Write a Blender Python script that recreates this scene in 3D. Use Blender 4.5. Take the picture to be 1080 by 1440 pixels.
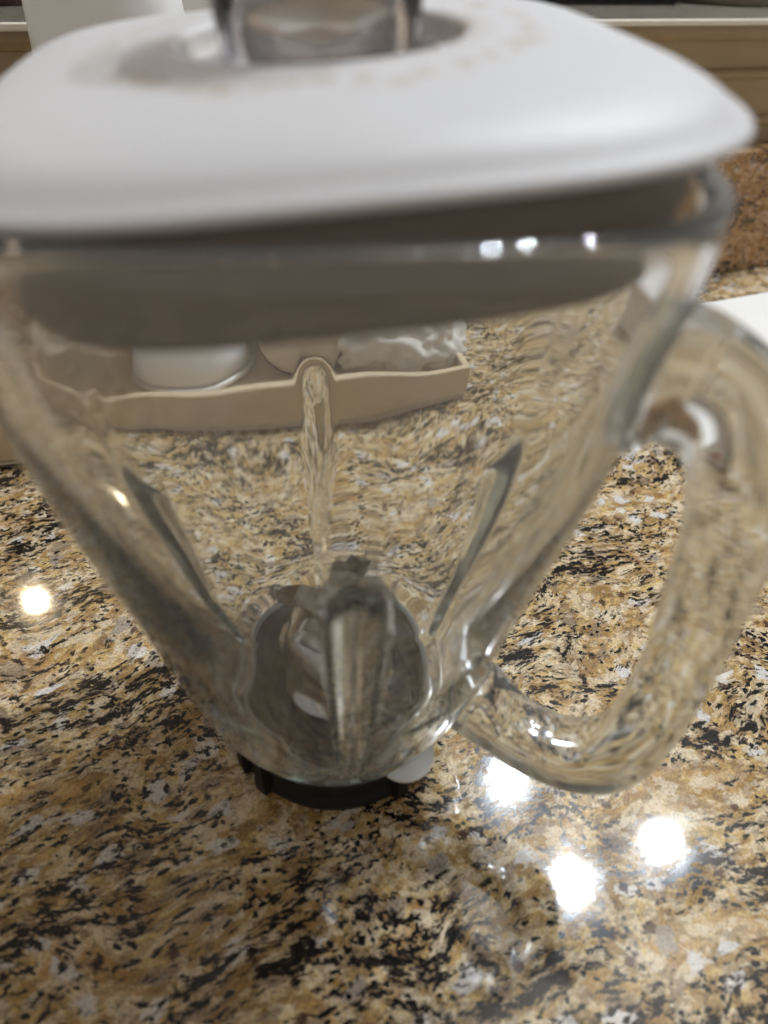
import bpy, bmesh, math, random
from mathutils import Vector, Matrix, noise
R = math.radians
S = 0.011                       # metres per modelling unit (the jar rim stands at 18.4 units)
random.seed(4)
for o in list(bpy.data.objects):
    bpy.data.objects.remove(o)
sc = bpy.context.scene
col = sc.collection

# ------------------------------------------------------------------ camera
cd = bpy.data.cameras.new('camera')
cam = bpy.data.objects.new('camera', cd)
col.objects.link(cam)
th, ro = R(41.2), R(-2.06)
r0, u0, fw = Vector((1, 0, 0)), Vector((0, math.sin(th), math.cos(th))), Vector((0, math.cos(th), -math.sin(th)))
rv = r0 * math.cos(ro) - u0 * math.sin(ro)
uv = r0 * math.sin(ro) + u0 * math.cos(ro)
m = Matrix((rv, uv, -fw)).transposed().to_4x4()
m.translation = Vector((1.37, -13.13, 21.07)) * S
cam.matrix_world = m
cd.sensor_fit = 'VERTICAL'
cd.sensor_height = 24
cd.lens = 24 * 933 / 1440
cd.clip_start = 0.005
cd.clip_end = 50
cd.dof.use_dof = True
cd.dof.focus_distance = 26.5 * S
cd.dof.aperture_fstop = 4.6
sc.camera = cam

# ------------------------------------------------------------------ world, exposure, render
w = bpy.data.worlds.new('World')
sc.world = w
w.use_nodes = True
w.node_tree.nodes['Background'].inputs[0].default_value = (1.0, 0.93, 0.85, 1)
w.node_tree.nodes['Background'].inputs[1].default_value = 0.29
sc.view_settings.view_transform = 'Standard'
sc.view_settings.look = 'None'
sc.view_settings.exposure = 0.85
sc.view_settings.gamma = 1
sc.view_settings.use_curve_mapping = False
sc.render.engine = 'CYCLES'
cy = sc.cycles
cy.max_bounces = 18
cy.transmission_bounces = 18
cy.glossy_bounces = 8
cy.diffuse_bounces = 3
cy.transparent_max_bounces = 16
cy.caustics_reflective = True
cy.caustics_refractive = True
cy.blur_glossy = 0.6
cy.sample_clamp_indirect = 14.0
cy.use_adaptive_sampling = True
cy.adaptive_threshold = 0.04
cy.use_denoising = True
try:
    cy.denoiser = 'OPENIMAGEDENOISE'
except Exception:
    pass

BULB = 470.0          # strength of the cool lamp bulbs
WARM = 75.0

# ------------------------------------------------------------------ helpers
def tag(o, label=None, cat=None, group=None, kind=None):
    if label: o['label'] = label
    if cat: o['category'] = cat
    if group: o['group'] = group
    if kind: o['kind'] = kind
    return o

def empty(name, loc=(0, 0, 0), rot=(0, 0, 0)):
    o = bpy.data.objects.new(name, None)
    col.objects.link(o)
    o.location = Vector(loc) * S
    o.rotation_euler = rot
    o.empty_display_size = 0.02
    return o

def mesh_obj(name, verts, faces, mat, parent=None, smooth=True, mats=None, fmat=None):
    me = bpy.data.meshes.new(name)
    me.from_pydata([tuple(c * S for c in v) for v in verts], [], faces)
    for mm in (mats or [mat]):
        me.materials.append(mm)
    if fmat:
        me.polygons.foreach_set('material_index', fmat)
    me.polygons.foreach_set('use_smooth', [smooth] * len(me.polygons))
    me.update()
    o = bpy.data.objects.new(name, me)
    col.objects.link(o)
    if parent: o.parent = parent
    return o

def grid_faces(rows, n, closed=True, flip=False):
    f = []
    for i in range(rows - 1):
        for j in range(n if closed else n - 1):
            k = (j + 1) % n
            q = (i * n + j, i * n + k, (i + 1) * n + k, (i + 1) * n + j)
            f.append(q[::-1] if flip else q)
    return f

def lathe(name, prof, mat, parent=None, n=64, center=(0, 0), cap0=True, cap1=True, rad=None, smooth=True):
    """closed or capped surface swept round z; prof = list of (r, z); rad(phi, i) optional factor"""
    v, f = [], []
    for i, (r, z) in enumerate(prof):
        for j in range(n):
            a = 2 * math.pi * j / n
            k = r * (rad(a, i) if rad else 1)
            v.append((center[0] + k * math.cos(a), center[1] + k * math.sin(a), z))
    f = grid_faces(len(prof), n)
    if cap0:
        v.append((center[0], center[1], prof[0][1])); c = len(v) - 1
        f += [(c, (j + 1) % n, j) for j in range(n)]
    if cap1:
        b = (len(prof) - 1) * n
        v.append((center[0], center[1], prof[-1][1])); c = len(v) - 1
        f += [(c, b + j, b + (j + 1) % n) for j in range(n)]
    return mesh_obj(name, v, f, mat, parent, smooth)

def box(name, lo, hi, mat, parent=None, bev=0.0, seg=3):
    bm = bmesh.new()
    bmesh.ops.create_cube(bm, size=1)
    for v in bm.verts:
        v.co = Vector([lo[i] + (v.co[i] + .5) * (hi[i] - lo[i]) for i in range(3)]) * S
    if bev:
        bmesh.ops.bevel(bm, geom=list(bm.edges), offset=bev * S, segments=seg, affect='EDGES', profile=.5)
    me = bpy.data.meshes.new(name); bm.to_mesh(me); bm.free()
    me.materials.append(mat)
    big = sorted((p.area for p in me.polygons), reverse=True)[:6][-1]
    for p in me.polygons: p.use_smooth = bool(bev) and p.area < big * .999      # the six flats stay truly flat
    o = bpy.data.objects.new(name, me); col.objects.link(o)
    if parent: o.parent = parent
    return o

def lerp(a, b, t): return a + (b - a) * t
def sstep(a, b, x):
    t = min(1, max(0, (x - a) / (b - a))); return t * t * (3 - 2 * t)
def interp(tab, x):
    if x <= tab[0][0]: return tab[0][1]
    for (x0, y0), (x1, y1) in zip(tab, tab[1:]):
        if x <= x1: return lerp(y0, y1, (x - x0) / (x1 - x0))
    return tab[-1][1]
def sq(phi, n):                       # rounded square, half side 1
    c, s = abs(math.cos(phi)), abs(math.sin(phi))
    return (c ** n + s ** n) ** (-1 / n)
def catmull(pts, per=8):
    out = []
    P = [pts[0]] + list(pts) + [pts[-1]]
    for i in range(1, len(P) - 2):
        for k in range(per):
            t = k / per
            out.append(tuple(.5 * (2 * b + (c - a) * t + (2 * a - 5 * b + 4 * c - d) * t * t + (3 * b - a - 3 * c + d) * t ** 3)
                             for a, b, c, d in zip(P[i - 1], P[i], P[i + 1], P[i + 2])))
    out.append(tuple(pts[-1]))
    return out

# ------------------------------------------------------------------ materials
def mat(name):
    m = bpy.data.materials.new(name); m.use_nodes = True
    return m, m.node_tree.nodes, m.node_tree.links, m.node_tree.nodes['Principled BSDF']

def plain(name, colr, rough=.5, metal=0, spec=.5, var=.06, scale=60, bump=0.0, bscale=400):
    m, N, L, p = mat(name)
    p.inputs['Roughness'].default_value = rough
    p.inputs['Metallic'].default_value = metal
    p.inputs['Specular IOR Level'].default_value = spec
    tc = N.new('ShaderNodeTexCoord')
    n = N.new('ShaderNodeTexNoise'); n.inputs['Scale'].default_value = scale; n.inputs['Detail'].default_value = 5
    L.new(tc.outputs['Object'], n.inputs['Vector'])
    mx = N.new('ShaderNodeMix'); mx.data_type = 'RGBA'
    mx.inputs['A'].default_value = (*[c * (1 - var) for c in colr], 1)
    mx.inputs['B'].default_value = (*[min(1, c * (1 + var)) for c in colr], 1)
    L.new(n.outputs['Fac'], mx.inputs['Factor'])
    L.new(mx.outputs['Result'], p.inputs['Base Color'])
    if bump:
        b = N.new('ShaderNodeBump'); b.inputs['Strength'].default_value = bump; b.inputs['Distance'].default_value = .0005
        n2 = N.new('ShaderNodeTexNoise'); n2.inputs['Scale'].default_value = bscale; n2.inputs['Detail'].default_value = 4
        L.new(tc.outputs['Object'], n2.inputs['Vector']); L.new(n2.outputs['Fac'], b.inputs['Height']); L.new(b.outputs['Normal'], p.inputs['Normal'])
    return m

def glass(name, ior, absorb, dens, rough=0.0, bump=0.0, bscale=60, trans=.997):
    m, N, L, p = mat(name)
    p.inputs['Base Color'].default_value = (1, 1, 1, 1)
    p.inputs['Roughness'].default_value = rough
    p.inputs['IOR'].default_value = ior
    p.inputs['Transmission Weight'].default_value = trans
    v = N.new('ShaderNodeVolumeAbsorption')
    v.inputs['Color'].default_value = (*absorb, 1); v.inputs['Density'].default_value = dens
    L.new(v.outputs[0], N['Material Output'].inputs['Volume'])
    if bump:
        tc = N.new('ShaderNodeTexCoord'); n = N.new('ShaderNodeTexNoise')
        n.inputs['Scale'].default_value = bscale; n.inputs['Detail'].default_value = 2
        b = N.new('ShaderNodeBump'); b.inputs['Strength'].default_value = bump; b.inputs['Distance'].default_value = .002
        L.new(tc.outputs['Object'], n.inputs['Vector']); L.new(n.outputs['Fac'], b.inputs['Height']); L.new(b.outputs['Normal'], p.inputs['Normal'])
    return m

def granite(name, offs=(0, 0, 0), red=0.0, tilt=0.0):
    m, N, L, p = mat(name)
    tc = N.new('ShaderNodeTexCoord')
    def math_(op, a, b=None, c=None):
        n = N.new('ShaderNodeMath'); n.operation = op
        for i, x in enumerate((a, b, c)):
            if x is None: continue
            if isinstance(x, (int, float)): n.inputs[i].default_value = x
            else: L.new(x, n.inputs[i])
        return n.outputs[0]
    def mapping(vec, loc=(0, 0, 0), rot=(0, 0, 0), scale=(1, 1, 1)):
        n = N.new('ShaderNodeMapping'); n.inputs['Location'].default_value = loc
        n.inputs['Rotation'].default_value = rot; n.inputs['Scale'].default_value = scale
        L.new(vec, n.inputs['Vector']); return n.outputs[0]
    def noise_(vec, scale, detail=4, rough=.55, dist=0):
        n = N.new('ShaderNodeTexNoise'); n.noise_dimensions = '2D'; n.inputs['Scale'].default_value = scale; n.inputs['Detail'].default_value = detail
        n.inputs['Roughness'].default_value = rough; n.inputs['Distortion'].default_value = dist
        L.new(vec, n.inputs['Vector']); return n
    def vor(vec, scale, feat='F1', rnd=1):
        n = N.new('ShaderNodeTexVoronoi'); n.voronoi_dimensions = '2D'; n.feature = feat; n.inputs['Scale'].default_value = scale
        n.inputs['Randomness'].default_value = rnd; L.new(vec, n.inputs['Vector']); return n
    def ramp(x, a, b):                     # smooth 0..1
        n = N.new('ShaderNodeMapRange'); n.interpolation_type = 'SMOOTHSTEP'
        n.inputs['From Min'].default_value = a; n.inputs['From Max'].default_value = b
        L.new(x, n.inputs['Value']); return n.outputs[0]
    def mix(f, a, b):
        n = N.new('ShaderNodeMix'); n.data_type = 'RGBA'
        L.new(f, n.inputs['Factor'])
        for k, x in (('A', a), ('B', b)):
            if isinstance(x, tuple): n.inputs[k].default_value = (*x, 1)
            else: L.new(x, n.inputs[k])
        return n.outputs['Result']
    def sep(colr):
        n = N.new('ShaderNodeSeparateColor'); L.new(colr, n.inputs[0]); return n.outputs
    # units
    P = mapping(tc.outputs['Object'], loc=offs, rot=(tilt, 0, 0), scale=(1.08 / S, 1.08 / S, 1.08 / S))
    # warp
    def warp(vec, scale, amt, detail=2):
        n = noise_(vec, scale, detail)
        s = N.new('ShaderNodeVectorMath'); s.operation = 'SUBTRACT'; L.new(n.outputs['Color'], s.inputs[0]); s.inputs[1].default_value = (.5, .5, .5)
        k = N.new('ShaderNodeVectorMath'); k.operation = 'SCALE'; L.new(s.outputs[0], k.inputs[0]); k.inputs['Scale'].default_value = amt
        a = N.new('ShaderNodeVectorMath'); a.operation = 'ADD'; L.new(vec, a.inputs[0]); L.new(k.outputs[0], a.inputs[1])
        return a.outputs[0]
    W = warp(P, .12, 3.0)
    Wf = warp(W, 1.4, .35, 3)
    FA = R(-27)                                                     # foliation direction in the slab's own frame
    Q = mapping(Wf, rot=(0, 0, FA), scale=(.55, 1, 1))
    Qs = mapping(Wf, rot=(0, 0, FA), scale=(.40, 1, 1))
    G = warp(mapping(W, rot=(0, 0, FA), scale=(.75, 1, 1)), 4.0, .22, 3)      # crystal cells with ragged edges
    # feldspar ground: soft gold, tan and cream blotches
    nA = noise_(Q, .70, 4, .65)
    nB = noise_(mapping(Q, loc=(4, 2, 8)), 1.7, 4, .66)
    nC = noise_(mapping(Q, loc=(7, 3, 1)), .62, 3, .65)
    nE = noise_(mapping(Q, loc=(1, 13, 5)), 1.25, 4, .66)
    base = mix(ramp(nB.outputs['Fac'], .36, .62), (.33, .20, .072), (.57, .40, .165))
    base = mix(math_('MULTIPLY', ramp(nE.outputs['Fac'], .47, .60), .85), base, (.66, .53, .35))
    base = mix(math_('MULTIPLY', ramp(nC.outputs['Fac'], .54, .68), .55), base, (.43, .235, .07))
    base = mix(math_('MULTIPLY', ramp(nA.outputs['Fac'], .55, .68), .45), base, (.22, .145, .085))
    # crystal grains: many small cells of uneven tone
    vg = vor(G, 2.6); cg = sep(vg.outputs['Color'])
    vh = vor(mapping(G, loc=(2, 7, 5)), 6.0); ch = sep(vh.outputs['Color'])
    base = mix(math_('MULTIPLY', ramp(cg[0], .74, .84), .5), base, (.72, .63, .49))
    base = mix(math_('MULTIPLY', ramp(cg[1], .74, .84), .60), base, (.30, .17, .06))
    base = mix(math_('MULTIPLY', ramp(ch[0], .72, .84), .45), base, (.16, .10, .055))
    base = mix(math_('MULTIPLY', ramp(ch[1], .74, .88), .4), base, (.74, .65, .50))
    # small white and smoky quartz grains
    v2 = vor(mapping(G, loc=(3.1, 8.2, .4)), 1.25); c2 = sep(v2.outputs['Color'])
    qd = math_('ADD', v2.outputs['Distance'], math_('MULTIPLY', math_('SUBTRACT', nB.outputs['Fac'], .5), 1.6))
    qm = math_('MULTIPLY', ramp(c2[0], .78, .80), ramp(qd, .46, .22))
    base = mix(math_('MULTIPLY', qm, .8), base, mix(c2[2], (.78, .74, .68), (.62, .62, .63)))
    sm = math_('MULTIPLY', ramp(c2[1], .84, .87), ramp(qd, .50, .25))
    base = mix(math_('MULTIPLY', sm, .75), base, (.24, .18, .125))
    # black mica: crisp broken specks that crowd together in bands
    nX = noise_(mapping(Q, loc=(3, 3, 3)), 8.0, 2, .72)
    rag = math_('MULTIPLY', math_('SUBTRACT', nX.outputs['Fac'], .5), .22)
    nD = noise_(Qs, 3.3, 4, .70)
    nD2 = noise_(mapping(Qs, loc=(21, 4, 9)), 1.7, 4, .72)
    nK = noise_(mapping(Qs, loc=(11, 5, 2)), .34, 2, .6)
    kk = math_('SUBTRACT', nK.outputs['Fac'], .5)
    t1 = math_('ADD', math_('ADD', nD.outputs['Fac'], rag), math_('MULTIPLY', kk, .40))
    t2 = math_('ADD', math_('ADD', nD2.outputs['Fac'], rag), math_('MULTIPLY', kk, .52))
    blk = math_('MAXIMUM', ramp(t1, .606, .630), ramp(t2, .620, .646))
    halo = ramp(math_('MAXIMUM', t1, t2), .52, .635)
    base = mix(math_('MULTIPLY', halo, .48), base, (.12, .082, .055))
    # fine black flecks
    v3 = vor(mapping(G, loc=(1, 1, 6)), 4.2); c3 = sep(v3.outputs['Color'])
    nS = noise_(Q, 9.0, 2, .65)
    fd = math_('ADD', v3.outputs['Distance'], math_('MULTIPLY', math_('SUBTRACT', nS.outputs['Fac'], .5), .9))
    fl = math_('MULTIPLY', ramp(c3[0], .80, .81), ramp(fd, .40, .32))
    fl = math_('MULTIPLY', fl, ramp(nK.outputs['Fac'], .36, .46))
    blk = math_('MAXIMUM', blk, fl)
    dark = mix(ramp(nS.outputs['Fac'], .48, .74), (.005, .005, .006), (.050, .038, .032))
    # garnet spots
    v4 = vor(mapping(P, loc=(5, 2, 3)), .95); c4 = sep(v4.outputs['Color'])
    gd = math_('ADD', v4.outputs['Distance'], math_('MULTIPLY', math_('SUBTRACT', nS.outputs['Fac'], .5), .35))
    ga = math_('MULTIPLY', ramp(c4[0], .86, .87), ramp(gd, .20, .13))
    out = mix(math_('MULTIPLY', ga, .85), base, (.055, .020, .013))
    nF = noise_(P, 11, 2, .75)
    out2 = N.new('ShaderNodeMix'); out2.data_type = 'RGBA'; out2.blend_type = 'OVERLAY'
    out2.inputs['Factor'].default_value = .6
    L.new(out, out2.inputs['A'])
    L.new(mix(ramp(nF.outputs['Fac'], .3, .7), (.28, .28, .28), (.72, .72, .72)), out2.inputs['B'])
    fin = mix(blk, out2.outputs['Result'], dark)
    if red:
        n = N.new('ShaderNodeMix'); n.data_type = 'RGBA'; n.blend_type = 'MULTIPLY'; n.inputs['Factor'].default_value = red
        L.new(fin, n.inputs['A']); n.inputs['B'].default_value = (.8, .5, .3, 1); fin = n.outputs['Result']
    L.new(fin, p.inputs['Base Color'])
    # polish: slightly duller on the mica, tiny relief
    L.new(math_('ADD', math_('MULTIPLY', blk, .03), math_('MULTIPLY_ADD', nB.outputs['Fac'], .04, .03)), p.inputs['Roughness'])
    p.inputs['IOR'].default_value = 1.6
    return m

M = {}
M['granite'] = granite('polished_gold_granite')
M['granite_splash_shaded'] = granite('shaded_backsplash_granite', offs=(40, 11, 23), red=.55, tilt=R(-90))  # same granite as the counter; its shade is put in as a darker, redder tint
M['glass'] = glass('jar_glass', 1.5, (.58, .80, .82), 8, rough=.028, trans=.968)
M['handle'] = glass('handle_glass', 1.5, (.58, .80, .82), 6, rough=.05, trans=.97)
M['cap'] = glass('clear_lavender_plastic', 1.2, (.70, .56, .95), 14, rough=.0, trans=.985)
M['cap_floor'] = glass('hazy_plastic', 1.3, (.80, .72, .90), 15, rough=.2, trans=.97)
M['black'] = plain('black_plastic', (.006, .006, .0065), .5, spec=.3, var=.2, bump=.15)
M['gasket'] = plain('white_rubber', (.72, .71, .68), .35)
M['steel'] = plain('brushed_steel', (.42, .415, .41), .05, metal=1, var=.05, bump=.05, bscale=900)
M['tan'] = plain('tan_painted_wood', (.34, .25, .14), .45, var=.09, scale=25, bump=.1)
M['sill'] = plain('cream_ledge_edge', (.72, .66, .56), .4)
M['sill_top'] = plain('grey_ledge_top', (.17, .15, .12), .25, var=.5, scale=90)
M['tray'] = plain('beige_board', (.56, .43, .28), .55, var=.12, scale=30)
M['tray_edge'] = plain('pale_board_edge', (.50, .43, .33), .55, var=.08)
M['appliance'] = plain('white_appliance_plastic', (.80, .81, .82), .28, var=.02)
M['bag'] = plain('thin_white_plastic', (.70, .66, .60), .3, var=.06)
M['cream'] = plain('cream_ceramic', (.56, .48, .37), .3, var=.05)
M['brown'] = plain('brown_rim_and_shadow', (.12, .065, .04), .5)
M['box'] = plain('white_box_plastic', (.74, .72, .69), .45, var=.02)
M['darkbox'] = plain('black_gloss', (.006, .006, .007), .2)
M['olive'] = plain('olive_grey', (.20, .18, .12), .5, var=.2)
M['bottle'] = plain('dark_bottle', (.06, .03, .025), .2, var=.4, scale=80)
M['ceiling'] = plain('ceiling_paint', (.30, .265, .225), .9, var=.02)
M['chrome'] = plain('lamp_metal', (.5, .5, .5), .3, metal=1)
M['plug'] = plain('taupe_plug', (.155, .130, .105), .55, var=.05)
M['red'] = plain('red_print', (.45, .02, .02), .4)

def emission(name, colr, strength):
    m = bpy.data.materials.new(name); m.use_nodes = True
    N, L = m.node_tree.nodes, m.node_tree.links
    N.remove(N['Principled BSDF'])
    e = N.new('ShaderNodeEmission'); e.inputs[0].default_value = (*colr, 1); e.inputs[1].default_value = strength
    L.new(e.outputs[0], N['Material Output'].inputs['Surface'])
    return m
M['bulb'] = emission('cool_bulb', (.86, .93, 1.0), BULB)
M['bulb_warm'] = emission('warm_bulb', (1.0, .80, .55), WARM)
M['shade'] = plain('blue_grey_canopy', (.034, .041, .052), .6, var=.1)

# lid plastic with faint yellow-brown food stains
def lid_material():
    m, N, L, p = mat('white_lid_plastic')
    p.inputs['Roughness'].default_value = .52
    tc = N.new('ShaderNodeTexCoord')
    mp = N.new('ShaderNodeMapping'); mp.inputs['Scale'].default_value = (1 / S,) * 3
    L.new(tc.outputs['Object'], mp.inputs['Vector'])
    n = N.new('ShaderNodeTexNoise'); n.inputs['Scale'].default_value = .9; n.inputs['Detail'].default_value = 6
    L.new(mp.outputs[0], n.inputs['Vector'])
    n2 = N.new('ShaderNodeTexNoise'); n2.inputs['Scale'].default_value = 3.0; n2.inputs['Detail'].default_value = 5
    L.new(mp.outputs[0], n2.inputs['Vector'])
    ln = N.new('ShaderNodeVectorMath'); ln.operation = 'LENGTH'
    L.new(mp.outputs[0], ln.inputs[0])
    def mth(op, a, b=None):
        k = N.new('ShaderNodeMath'); k.operation = op
        for i, x in enumerate((a, b)):
            if x is None: continue
            if isinstance(x, (int, float)): k.inputs[i].default_value = x
            else: L.new(x, k.inputs[i])
        return k.outputs[0]
    def rmp(x, a, b):
        k = N.new('ShaderNodeMapRange'); k.interpolation_type = 'SMOOTHSTEP'
        k.inputs['From Min'].default_value = a; k.inputs['From Max'].default_value = b
        L.new(x, k.inputs['Value']); return k.outputs[0]
    rr = mth('ADD', ln.outputs['Value'], mth('MULTIPLY', mth('SUBTRACT', n.outputs['Fac'], .5), 1.1))
    ring = mth('MULTIPLY', rmp(rr, 3.15, 3.45), rmp(rr, 3.95, 3.5))          # dried ring of splash round the well
    ring = mth('MULTIPLY', ring, rmp(n2.outputs['Fac'], .44, .62))
    near = mth('MULTIPLY', rmp(rr, 3.2, 2.5), rmp(n.outputs['Fac'], .42, .65))
    st = mth('ADD', mth('MULTIPLY', ring, .75), mth('MULTIPLY', near, .5))
    mx = N.new('ShaderNodeMix'); mx.data_type = 'RGBA'
    L.new(st, mx.inputs['Factor'])
    mx.inputs['A'].default_value = (.56, .548, .553, 1); mx.inputs['B'].default_value = (.40, .325, .23, 1)
    L.new(mx.outputs['Result'], p.inputs['Base Color'])
    return m
M['lid'] = lid_material()

# ------------------------------------------------------------------ setting: counter, half wall, ceiling
YAW = R(22)
wallp = Vector((30.77, 43.93, 0))                    # a point on the bottom of the backsplash
ux, uy = Vector((math.cos(YAW), math.sin(YAW), 0)), Vector((-math.sin(YAW), math.cos(YAW), 0))
def wl(a, b, z):                                     # wall frame: along, behind the splash face, up
    return wallp + ux * a + uy * b + Vector((0, 0, z))
def wall_box(name, a0, a1, b0, b1, z0, z1, mt, parent=None, bev=.0):
    o = box(name, (a0, b0, z0), (a1, b1, z1), mt, None, bev)
    o.location = wallp * S; o.rotation_euler = (0, 0, YAW)
    if parent: o.parent = parent
    return o
tag(wall_box('countertop', -110, 60, -75, 2.2, -3, 0, M['granite']), 'polished gold granite countertop with black streaks', 'countertop', kind='structure')
# granite texture is laid in the slab's own frame
hw = empty('half_wall', wallp, (0, 0, YAW))
tag(hw, 'low tan panelled wall with a ledge behind the counter', 'wall', kind='structure')
def prof_strip(name, prof, a0, a1, mt, parent):
    v = [(a, b, z) for a in (a0, a1) for b, z in prof]
    n = len(prof)
    f = [(i, i + 1, n + i + 1, n + i) for i in range(n - 1)]
    f.append(tuple(range(n))[::-1]); f.append(tuple(range(n, 2 * n)))
    f.append((n - 1, 0, n, 2 * n - 1))
    o = mesh_obj(name, v, f, mt, parent, smooth=False)
    return o
prof_strip('panel', [(4, 0.02), (2.2, 0.02), (2.2, 10.6), (1.75, 10.7), (1.6, 11.0), (1.75, 11.25), (2.2, 11.35), (2.2, 13.6), (2.0, 13.75), (1.9, 14.1), (2.0, 14.25),
                     (2.3, 14.4), (2.3, 16.0), (1.8, 16.1), (1.5, 16.5), (1.5, 16.95), (4, 16.95)], -110, 60, M['tan'], hw)
sp = box('backsplash', (-110, 0, .004), (60, 2.17, 9.45), M['granite_splash_shaded'], hw, .12)
box('ledge', (-110, 1.0, 17.02), (60, 30, 17.22), M['sill_top'], hw, 0)
box('ledge_edge', (-110, .7, 16.97), (60, .98, 17.32), M['sill'], hw, .08)

CH = 130
lamps = [(5.82 + .211 * CH, -2.28 + .515 * CH), (10.38 + .428 * CH, -4.07 + .43 * CH), (7.36 + .284 * CH, -5.37 + .368 * CH)]
ceil = box('ceiling', (-260, -200, CH + 14), (300, 320, CH + 18), M['ceiling'])
tag(ceil, 'plain warm white ceiling above the counter', 'ceiling', kind='structure')

# ------------------------------------------------------------------ ceiling lamps (mirrored in the counter)
def shade_lamp(name, x, y, label, bulb, rb, rs, z=CH, cat='lamp', group=None):
    t = empty(name, (x, y, z))
    lathe('bulb', [(rb * math.sin(a), -rb * math.cos(a)) for a in [math.pi * k / 16 for k in range(1, 16)]], bulb, t, 32)
    lathe('canopy_disc', [(.8, 9.6), (rs * .97, 9.4), (rs, 9.7), (rs * .97, 10.0), (.8, 10.2)], M['shade'], t, 48)
    lathe('stem', [(.7, 2.8), (.7, 14.0)], M['chrome'], t, 16)
    tag(t, label, cat, group)
    return t
LAB = ('cool white lamp mirrored in the granite right beside the lower bend of the handle',
       'cool white lamp mirrored in the granite farthest out from the jar and its handle',
       'cool white lamp mirrored in the open granite below the handle, bluish glow around it')
for (x, y), lab in zip(lamps, LAB):
    shade_lamp('ceiling_lamp', x, y, lab, M['bulb'], 2.7, 10.5, group='cool lamps mirrored in the counter')
shade_lamp('ceiling_lamp', -12.8 - .672 * CH, 4.6 + .843 * CH, 'warm lamp mirrored in the granite left of the jar', M['bulb_warm'], 3.0, 8)

# ------------------------------------------------------------------ the glass jar
jar = empty('blender_jar')
tag(jar, 'clear ribbed glass blender jar with a thick loop handle and black collar', 'blender jar')
SQ = R(10)                                           # the square top is turned by 10 degrees
HT = [(1.95, 3.5), (2.15, 3.8), (2.6, 4.05), (4, 4.5), (7, 5.12), (11, 5.64), (15, 5.97), (18.0, 6.15), (18.4, 6.18)]
HTs = catmull(HT, 6)
def outer(phi, z):
    h = interp(HTs, z)
    n = lerp(2.0, 3.15, sstep(7, 18, z))
    return h * sq(phi - SQ, n)
def rib(phi, z):
    d = 0
    for k in range(4):
        c = SQ + k * math.pi / 2
        a = (phi - c + math.pi) % (2 * math.pi) - math.pi
        r = 5.0 + .07 * z
        u = abs(a) * r / lerp(.30, .42, sstep(4, 11, z))
        if u < 1.6:
            top = 12.3 if k == 3 else 10.9
            e = sstep(top, top - .55, z) * sstep(2.9, 4.0, z) * lerp(.42, 1.0, sstep(4, 11, z))
            d += .82 * math.exp(-(u ** 2.8) * 1.2) * e
    return d
NP = 360
rows = []
def wob(phi, z, amp, sc_, seed):
    return amp * noise.noise(Vector((math.cos(phi) * 5 * sc_, math.sin(phi) * 5 * sc_, z * sc_ + seed)))
def ring(fn, z):
    return [(fn(2 * math.pi * j / NP) * math.cos(2 * math.pi * j / NP), fn(2 * math.pi * j / NP) * math.sin(2 * math.pi * j / NP), z) for j in range(NP)]
for r in (.6, 1.6, 2.6, 3.2):
    rows.append(ring(lambda p: r, 1.98))
zs = [1.98, 2.03, 2.1, 2.2, 2.35, 2.6, 2.9] + [3.3 + .4 * i for i in range(37)]
for z in zs:
    rows.append(ring(lambda p: outer(p, z) + wob(p, z, .012, .5, 3), z))
# lip
TW = .66
lip = [(0.0, 18.0), (.0, 18.30), (-.03, 18.42), (-.11, 18.48), (-.30, 18.48), (-.39, 18.42), (-.42, 18.30)]
for dr, z in lip:
    rows.append(ring(lambda p: outer(p, min(z, 18.1)) + dr, z))
zi = [17.9 - .36 * i for i in range(38)] + [4.3, 4.05, 3.8]
for z in zi:
    rows.append(ring(lambda p: outer(p, z) - lerp(.42, TW, sstep(18.4, 8, z)) - .05 * sstep(9, 4, z) - rib(p, z) + (wob(p, z, .10, .30, 11) + wob(p, z, .012, .6, 5)) * sstep(18, 15, z) * sstep(3.4, 6.5, z) * lerp(.3, 1, sstep(-.5, .3, math.sin(p))) * (1 - .8 * min(1, rib(p, min(z, 10)) * 2)), z))
rb_ = lambda p: outer(p, 3.8) - TW - .05
for k, z in ((.97, 3.5), (.92, 3.25), (.84, 3.08), (.72, 3.0), (.5, 2.98), (.2, 2.98)):
    rows.append(ring(lambda p: (rb_(p) - (rib(p, 3.8) if k > .9 else 0)) * k, z))
V = [v for r in rows for v in r]
F = grid_faces(len(rows), NP)
V += [(0, 0, 1.98), (0, 0, 2.98)]
F += [(len(V) - 2, (j + 1) % NP, j) for j in range(NP)]
b = (len(rows) - 1) * NP
F += [(len(V) - 1, b + j, b + (j + 1) % NP) for j in range(NP)]
mesh_obj('glass_body', V, F, M['glass'], jar)

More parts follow.
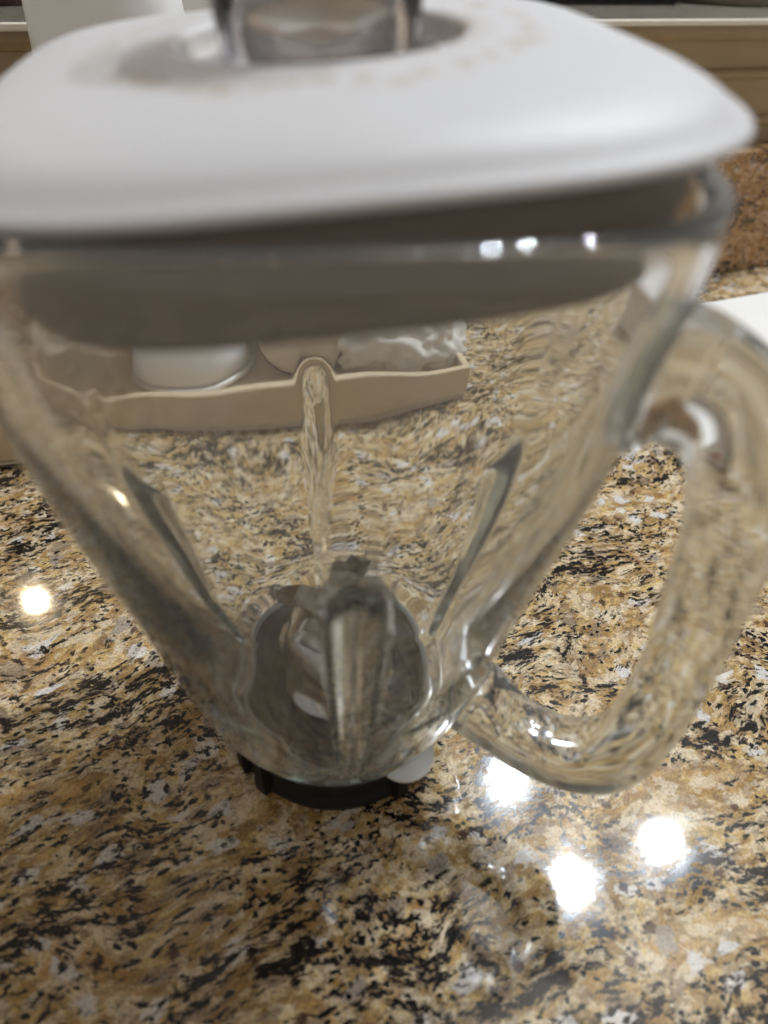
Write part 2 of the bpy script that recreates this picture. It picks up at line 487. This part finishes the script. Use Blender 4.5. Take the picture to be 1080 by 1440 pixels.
# handle: a loop of solid glass whose ends meet the jar wall
HAZ = R(-30)
hp = catmull([(6.2, 15.6), (7.1, 15.75), (8.1, 15.2), (8.65, 13.6), (8.82, 11.6), (8.95, 9.4), (8.9, 7.2), (8.55, 5.5), (7.65, 4.5), (6.6, 4.25), (5.6, 4.45), (4.6, 4.9)], 7)
HN = 28
def hsec(t):                                         # half thickness in the plane, half width across
    a = interp([(0, 1.45), (.08, 1.15), (.2, .88), (.45, .74), (.62, .80), (.72, .86), (.8, .82), (.9, .85), (1, 1.05)], t)
    b_ = interp([(0, 1.15), (.1, 1.0), (.3, .92), (.5, .98), (.62, 1.05), (.75, .95), (.9, .95), (1, 1.1)], t)
    return a, b_
er, et = Vector((math.cos(HAZ), math.sin(HAZ), 0)), Vector((-math.sin(HAZ), math.cos(HAZ), 0))
def to_wall(pt, gap=.03):
    """slide a handle end point radially (in the handle's plane direction) to just outside the glass"""
    lo, hi = -1.0, 12.0
    base = et * pt.dot(et) + Vector((0, 0, pt.z))
    for _ in range(40):
        mid = (lo + hi) / 2
        q = base + er * mid
        if math.hypot(q.x, q.y) < outer(math.atan2(q.y, q.x), pt.z) + gap: lo = mid
        else: hi = mid
    return base + er * hi
hv, hr = [], []
n_ = len(hp)
for i, (rho, z) in enumerate(hp):
    a0, a1 = hp[max(0, i - 1)], hp[min(n_ - 1, i + 1)]
    tx, tz = a1[0] - a0[0], a1[1] - a0[1]
    l = math.hypot(tx, tz); nx, nz = -tz / l, tx / l
    a, bb = hsec(i / (n_ - 1))
    rg = []
    for j in range(HN):
        q = 2 * math.pi * j / HN
        cx, cyy = math.cos(q), math.sin(q)
        ex = .82
        cx = math.copysign(abs(cx) ** ex, cx); cyy = math.copysign(abs(cyy) ** ex, cyy)
        p_ = er * (rho + nx * a * cx) + et * (bb * cyy) + Vector((0, 0, z + nz * a * cx))
        rg.append(p_)
    hr.append(rg)
# keep everything outside the jar: ends are trimmed onto the wall
def outside(p_): return math.hypot(p_.x, p_.y) > outer(math.atan2(p_.y, p_.x), p_.z) + .03
for i, rg in enumerate(hr):
    for j, p_ in enumerate(rg):
        if i in (0, n_ - 1) or not outside(p_): rg[j] = to_wall(p_)
caps = []
for rg in (hr[0], hr[-1]):
    c = sum(rg, Vector()) / HN
    cp = []
    for k in (.75, .5, .25):
        cp.append([to_wall(c.lerp(p_, k)) for p_ in rg])
    caps.append((cp, to_wall(c)))
rowsH = list(reversed(caps[0][0])) + hr + caps[1][0]
hv = [tuple(p_) for rg in rowsH for p_ in rg]
hf = grid_faces(len(rowsH), HN)
hv += [tuple(caps[0][1]), tuple(caps[1][1])]
hf += [(len(hv) - 2, (j + 1) % HN, j) for j in range(HN)]
b = (len(rowsH) - 1) * HN
hf += [(len(hv) - 1, b + j, b + (j + 1) % HN) for j in range(HN)]
ho = mesh_obj('handle', hv, hf, M['handle'], jar)
bm = bmesh.new(); bm.from_mesh(ho.data); bmesh.ops.recalc_face_normals(bm, faces=bm.faces); bm.to_mesh(ho.data); bm.free()
for p_ in ho.data.polygons: p_.use_smooth = True
sd = ho.modifiers.new('smooth', 'SUBSURF'); sd.levels = 1; sd.render_levels = 2

# collar, gasket
cl = lathe('collar', [(3.1, .02), (3.50, .02), (3.58, .08), (3.60, .35), (3.48, .5), (3.44, 1.5), (3.52, 1.72), (3.50, 1.82), (3.4, 1.86), (3.05, 1.86), (3.05, 1.0), (3.1, .02)],
           M['black'], jar, 96, cap0=False, cap1=False)
for k in range(8):
    a = R(-90 - 37) + k * R(45) * 1.0 + (R(29) if k % 2 else 0)
    v = []
    for z, w0, ro_ in ((.02, .30, 3.80), (.55, .26, 3.82), (1.5, .20, 3.74), (1.8, .14, 3.58)):
        for da, r in ((-w0, 3.38), (-w0 * .7, ro_), (w0 * .7, ro_), (w0, 3.38)):
            aa = a + da / 3.6
            v.append((r * math.cos(aa), r * math.sin(aa), z))
    f = [(i * 4 + j, i * 4 + j + 1, i * 4 + 5 + j, i * 4 + 4 + j) for i in range(3) for j in range(3)] + [(3, 2, 1, 0), (12, 13, 14, 15)]
    f += [(i * 4 + 3, i * 4, i * 4 + 4, i * 4 + 7) for i in range(3)]
    mesh_obj('lug', v, f, M['black'], cl, smooth=False)
lathe('bottom_plate', [(.3, .3), (3.02, .3), (3.02, .45), (.3, .45)], M['black'], cl, 48)
gk = lathe('gasket', [(3.3, 1.865), (3.5, 1.865), (3.56, 1.91), (3.5, 1.965), (3.3, 1.965), (3.3, 1.865)], M['gasket'], jar, 96, cap0=False, cap1=False)
# the gasket's pull tab
v, f = [], []
ta_ = R(-48)
tr, tt = Vector((math.cos(ta_), math.sin(ta_), 0)), Vector((-math.sin(ta_), math.cos(ta_), 0))
K = 14
for z in (1.84, 1.95):
    for k in range(K + 1):
        q = math.pi * k / K
        p_ = tr * (3.35 + .95 * math.sin(q)) + tt * (-.95 * math.cos(q)); v.append((p_.x, p_.y, z - .12 * math.sin(q)))
f = [tuple(range(K + 1))[::-1], tuple(range(K + 1, 2 * K + 2))] + [(k, k + 1, K + 2 + k, K + 1 + k) for k in range(K)] + [(K, 0, K + 1, 2 * K + 1)]
mesh_obj('pull_tab', v, f, M['gasket'], gk, smooth=False)

# steel blade unit
bs = lathe('blade_base', [(.2, 3.06), (1.98, 3.06), (2.08, 3.12), (2.06, 3.22), (1.9, 3.3), (1.84, 3.6), (1.72, 4.05), (1.45, 4.6), (1.1, 5.0), (.7, 5.22), (.5, 5.26)], M['steel'], jar, 96, rad=lambda a, i: 1 + (.055 * math.cos(5 * a + .6) if 3 < i < 9 else 0))
lathe('hub_nut', [(.62, 5.2), (.62, 5.75), (.5, 5.9), (.36, 5.95), (.34, 6.15), (.15, 6.25)], M['steel'], bs, 6 * 4)
def blade(az, up, length, wid):
    t = Vector((math.cos(az), math.sin(az), 0)); s = Vector((-math.sin(az), math.cos(az), 0))
    pts = [(.35, 0, 1.0), (.95, 0.02 * up, 1.0), (1.35, .25 * up, 1.0), (1.9, .8 * up, .8), (length, .8 * up + (length - 1.9) * .55 * up, .12)]
    v, f = [], []
    for r, h, wd in pts:
        for sd_ in (-1, 1):
            for dz in (0, .09):
                q = t * r + s * (sd_ * wid * wd) + Vector((0, 0, 5.42 + h + dz)); v.append(tuple(q))
    n = len(pts)
    for i in range(n - 1):
        o = i * 4
        f += [(o, o + 4, o + 6, o + 2), (o + 1, o + 3, o + 7, o + 5), (o, o + 1, o + 5, o + 4), (o + 2, o + 6, o + 7, o + 3)]
    f += [(0, 2, 3, 1), (n * 4 - 4, n * 4 - 3, n * 4 - 1, n * 4 - 2)]
    mesh_obj('blade', v, f, M['steel'], jar, smooth=False)
blade(R(160), -.5, 2.1, .42); blade(R(-20), -.5, 2.1, .42)
blade(R(70), .35, 1.8, .40); blade(R(250), .35, 1.8, .40)

# ------------------------------------------------------------------ lid
LID0 = (.09, .15, 19.2)
lid = empty('jar_lid', LID0, (R(3.5), -R(3.65), 0))
tag(lid, 'white plastic blender lid sitting askew on the glass jar, stained around its well', 'lid')
LN = 192
def lring(r, z, n):
    out = []
    for j in range(LN):
        a = 2 * math.pi * j / LN
        k = r * (1 if n is None else sq(a - SQ, n)); out.append((k * math.cos(a), k * math.sin(a), z))
    return out
H0 = 5.76
top = [(1.68, .18, None), (1.75, .22, None), (2.2, .24, None), (2.30, .28, None), (2.34, .52, None), (2.40, .60, None), (2.52, .63, None)]
rows = [lring(*t_) for t_ in top]
for i in range(1, 25):
    s = i / 24
    r = lerp(2.52, H0 - .18, s)
    z = .63 - .30 * s ** 1.3 - .31 * s ** 9
    n = lerp(2.0, 4.1, sstep(.0, .9, s)); rows.append(lring(r, z, n))
for dr, z in ((-.08, -.02), (-.02, -.06), (0, -.11), (-.03, -.16), (-.1, -.20), (-.3, -.22)):
    rows.append(lring(H0 + dr, z, 4.1))
for h, z in ((5.5, -.24), (5.0, -.24), (4.9, -.18)):
    rows.append(lring(h, z, 3.3))
rows.append(lring(2.6, .22, None)); rows.append(lring(2.4, 0.02, None)); rows.append(lring(1.72, -.0, None)); rows.append(lring(1.68, .05, None))
V = [v for r in rows for v in r]
F = grid_faces(len(rows), LN) + [((len(rows) - 1) * LN + j, (len(rows) - 1) * LN + (j + 1) % LN, (j + 1) % LN, j) for j in range(LN)]
lp = mesh_obj('lid_shell', V, F, M['lid'], lid)
bm = bmesh.new(); bm.from_mesh(lp.data); bmesh.ops.recalc_face_normals(bm, faces=bm.faces); bm.to_mesh(lp.data); bm.free()
for p_ in lp.data.polygons: p_.use_smooth = True

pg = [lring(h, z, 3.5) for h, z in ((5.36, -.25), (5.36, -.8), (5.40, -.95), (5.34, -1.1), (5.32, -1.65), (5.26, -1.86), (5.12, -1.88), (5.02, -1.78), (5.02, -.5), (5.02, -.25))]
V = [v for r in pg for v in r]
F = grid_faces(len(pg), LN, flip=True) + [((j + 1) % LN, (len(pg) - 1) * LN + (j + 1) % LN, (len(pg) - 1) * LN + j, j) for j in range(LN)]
pl = mesh_obj('lid_plug', V, F, M['plug'], lid)  # plug in a darker, browner colour than the lid shell
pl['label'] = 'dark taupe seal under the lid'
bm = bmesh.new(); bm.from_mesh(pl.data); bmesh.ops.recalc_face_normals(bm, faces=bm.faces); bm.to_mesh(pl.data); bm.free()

# measuring cap
cap = empty('measuring_cap', LID0, (R(3.5), -R(3.65), 0))
tag(cap, 'clear lavender plastic measuring cap standing in the lid opening', 'cap')
lathe('cup', [(1.50, .06), (1.60, .06), (1.62, .25), (1.96, .26), (1.98, .29), (1.96, .32), (1.64, .33), (1.76, 3.0), (1.73, 3.03), (1.70, 3.0), (1.575, .3), (1.50, .2), (1.50, .06)],
      M['cap'], cap, 96, cap0=False, cap1=False)
lathe('cup_bottom', [(.2, .07), (1.49, .07), (1.49, .14), (.2, .14)], M['cap_floor'], cap, 72)
# ------------------------------------------------------------------ things behind the jar
# beige tray
T0, T1 = Vector((-19.5, 12.9, 0)), Vector((6.3, 19.2, 0))
tyaw = math.atan2(T1.y - T0.y, T1.x - T0.x); TL = (T1 - T0).length
tray = empty('beige_tray', T0, (0, 0, tyaw))
tag(tray, 'shallow beige tray on the counter behind the jar', 'tray')
box('front_side', (0, 0, .35), (TL, .5, 2.5), M['tray'], tray, .12)
box('back_side', (0, 11.5, .35), (TL, 12, 2.5), M['tray'], tray, .12)
box('end_side', (0, .51, .35), (.5, 11.49, 2.48), M['tray'], tray, .12)
box('end_side', (TL - .5, .51, .35), (TL, 11.49, 2.48), M['tray'], tray, .12)
box('bottom', (.51, .51, .4), (TL - .51, 11.49, .9), M['tray'], tray)
box('base_rim', (-.05, .02, .16), (TL + .05, 12.0, .34), M['tray_edge'], tray, .03)
box('shadow_strip', (.3, .3, .01), (TL - .3, 11.7, .155), M['brown'], tray)  # thin dark slab standing in for the shadow line under the tray

# white appliance on the tray
ap = empty('white_appliance', (-11.2, 22.0, .91), (0, 0, tyaw))
tag(ap, 'white rounded plastic appliance standing on the beige tray behind the lid', 'appliance')
def apr(n): return lambda a, i: sq(a, n)
lathe('housing', [(4.1, .35), (4.25, .6), (4.1, 1.4), (3.7, 6), (3.45, 12), (3.25, 16), (3.1, 18.5), (2.85, 19.8), (2.2, 20.8), (1.2, 21.2), (.4, 21.3)], M['appliance'], ap, 72, rad=apr(3.0))
lathe('foot_ring', [(3.6, 0), (4.35, 0), (4.45, .15), (4.35, .34), (3.6, .34)], M['bag'], ap, 72, rad=apr(3.0))

# cream canister lying down, brown rim
cn = empty('cream_canister', (-3.4, 20.0, .92), (0, 0, tyaw))
tag(cn, 'cream canister with a brown rim lying on its side on the tray', 'canister')
c_ = lathe('canister_body', [(2.3, 0), (2.5, .1), (2.55, .4), (2.5, 6.6), (2.2, 6.9)], M['cream'], cn, 48)
c_.rotation_euler = (R(-90), 0, 0); c_.location = Vector((0, 0, 2.6)) * S
r_ = lathe('rim', [(2.54, .2), (2.68, .2), (2.68, .75), (2.54, .75), (2.54, .2)], M['brown'], c_, 48, cap0=False, cap1=False)

# crumpled plastic bag
bm = bmesh.new(); bmesh.ops.create_icosphere(bm, subdivisions=5, radius=1)
for v in bm.verts:
    d = v.co.copy()
    k = 1 + .28 * noise.ridged_multi_fractal(d * 1.6 + Vector((3, 1, 7)), 1, 2, 4, 1, 2) - .25
    k += .08 * noise.noise(d * 6)
    v.co = Vector((d.x * 3.6 * k, d.y * 2.9 * k, max(-2.0, d.z * 3.0 * k))) * S
me = bpy.data.meshes.new('plastic_bag'); bm.to_mesh(me); bm.free(); me.materials.append(M['bag'])
for p_ in me.polygons: p_.use_smooth = True
bag = bpy.data.objects.new('plastic_bag', me); col.objects.link(bag); bag.location = Vector((2.0, 22.6, 2.92)) * S; bag.rotation_euler = (0, 0, tyaw)
tag(bag, 'crumpled white plastic bag lying in the beige tray', 'bag')

# white box on the right
wb = empty('white_box', (29.6, 25.3, 0), (0, 0, R(24)))
tag(wb, 'low white plastic box on the counter beyond the glass handle', 'box')
box('box_body', (-7.5, -5.5, .02), (7.5, 5.5, 3.1), M['box'], wb, .5, 4)
box('box_lid', (-7.7, -5.7, 3.12), (7.7, 5.7, 4.0), M['box'], wb, .42, 4)
box('label_strip', (-6.6, -5.56, 1.0), (-2.5, -5.505, 2.1), M['red'], wb)
box('label_strip', (-2.4, -5.56, 1.0), (-.5, -5.505, 2.1), M['darkbox'], wb)

# things on the ledge
def on_ledge(name, a, b_, label, cat):
    t = empty(name, wl(a, b_, 17.225), (0, 0, YAW)); tag(t, label, cat); return t
t = on_ledge('black_cabinet', -10.5, 15, 'black glossy box standing on the ledge', 'box')
box('cabinet_body', (-8, -3, .2), (8, 5, 12), M['darkbox'], t, .3)
box('base', (-7.5, -2.5, 0), (7.5, 4.5, .19), M['darkbox'], t)
t = on_ledge('olive_canister', 4, 15, 'olive grey canister on the ledge beside the black box', 'canister')
lathe('canister_body', [(4.4, 0), (4.6, .2), (4.6, 9), (4.2, 9.6)], M['olive'], t, 40)
lathe('canister_lid', [(4.3, 9.62), (4.5, 9.7), (4.4, 10.6), (.8, 10.9)], M['olive'], t, 40)
for k, (a, b_, lab) in enumerate(((-57, 8, 'dark red bottle on the ledge behind the white appliance, standing alone at the front'), (-54.5, 11, 'dark red bottle on the ledge, taller one of a pair'), (-52, 11.5, 'dark red bottle on the ledge, shorter one of a pair'))):
    t = on_ledge('bottle', a, b_, lab, 'bottle'); t['group'] = 'bottles on the ledge'
    h = (8, 11, 9)[k]
    lathe('bottle_body', [(1.0, 0), (1.1, .1), (1.1, h * .6), (.5, h * .75), (.45, h)], M['bottle'], t, 24)
    lathe('bottle_cap', [(.5, h + .01), (.5, h + .6), (.4, h + .65)], M['brown'], t, 24)
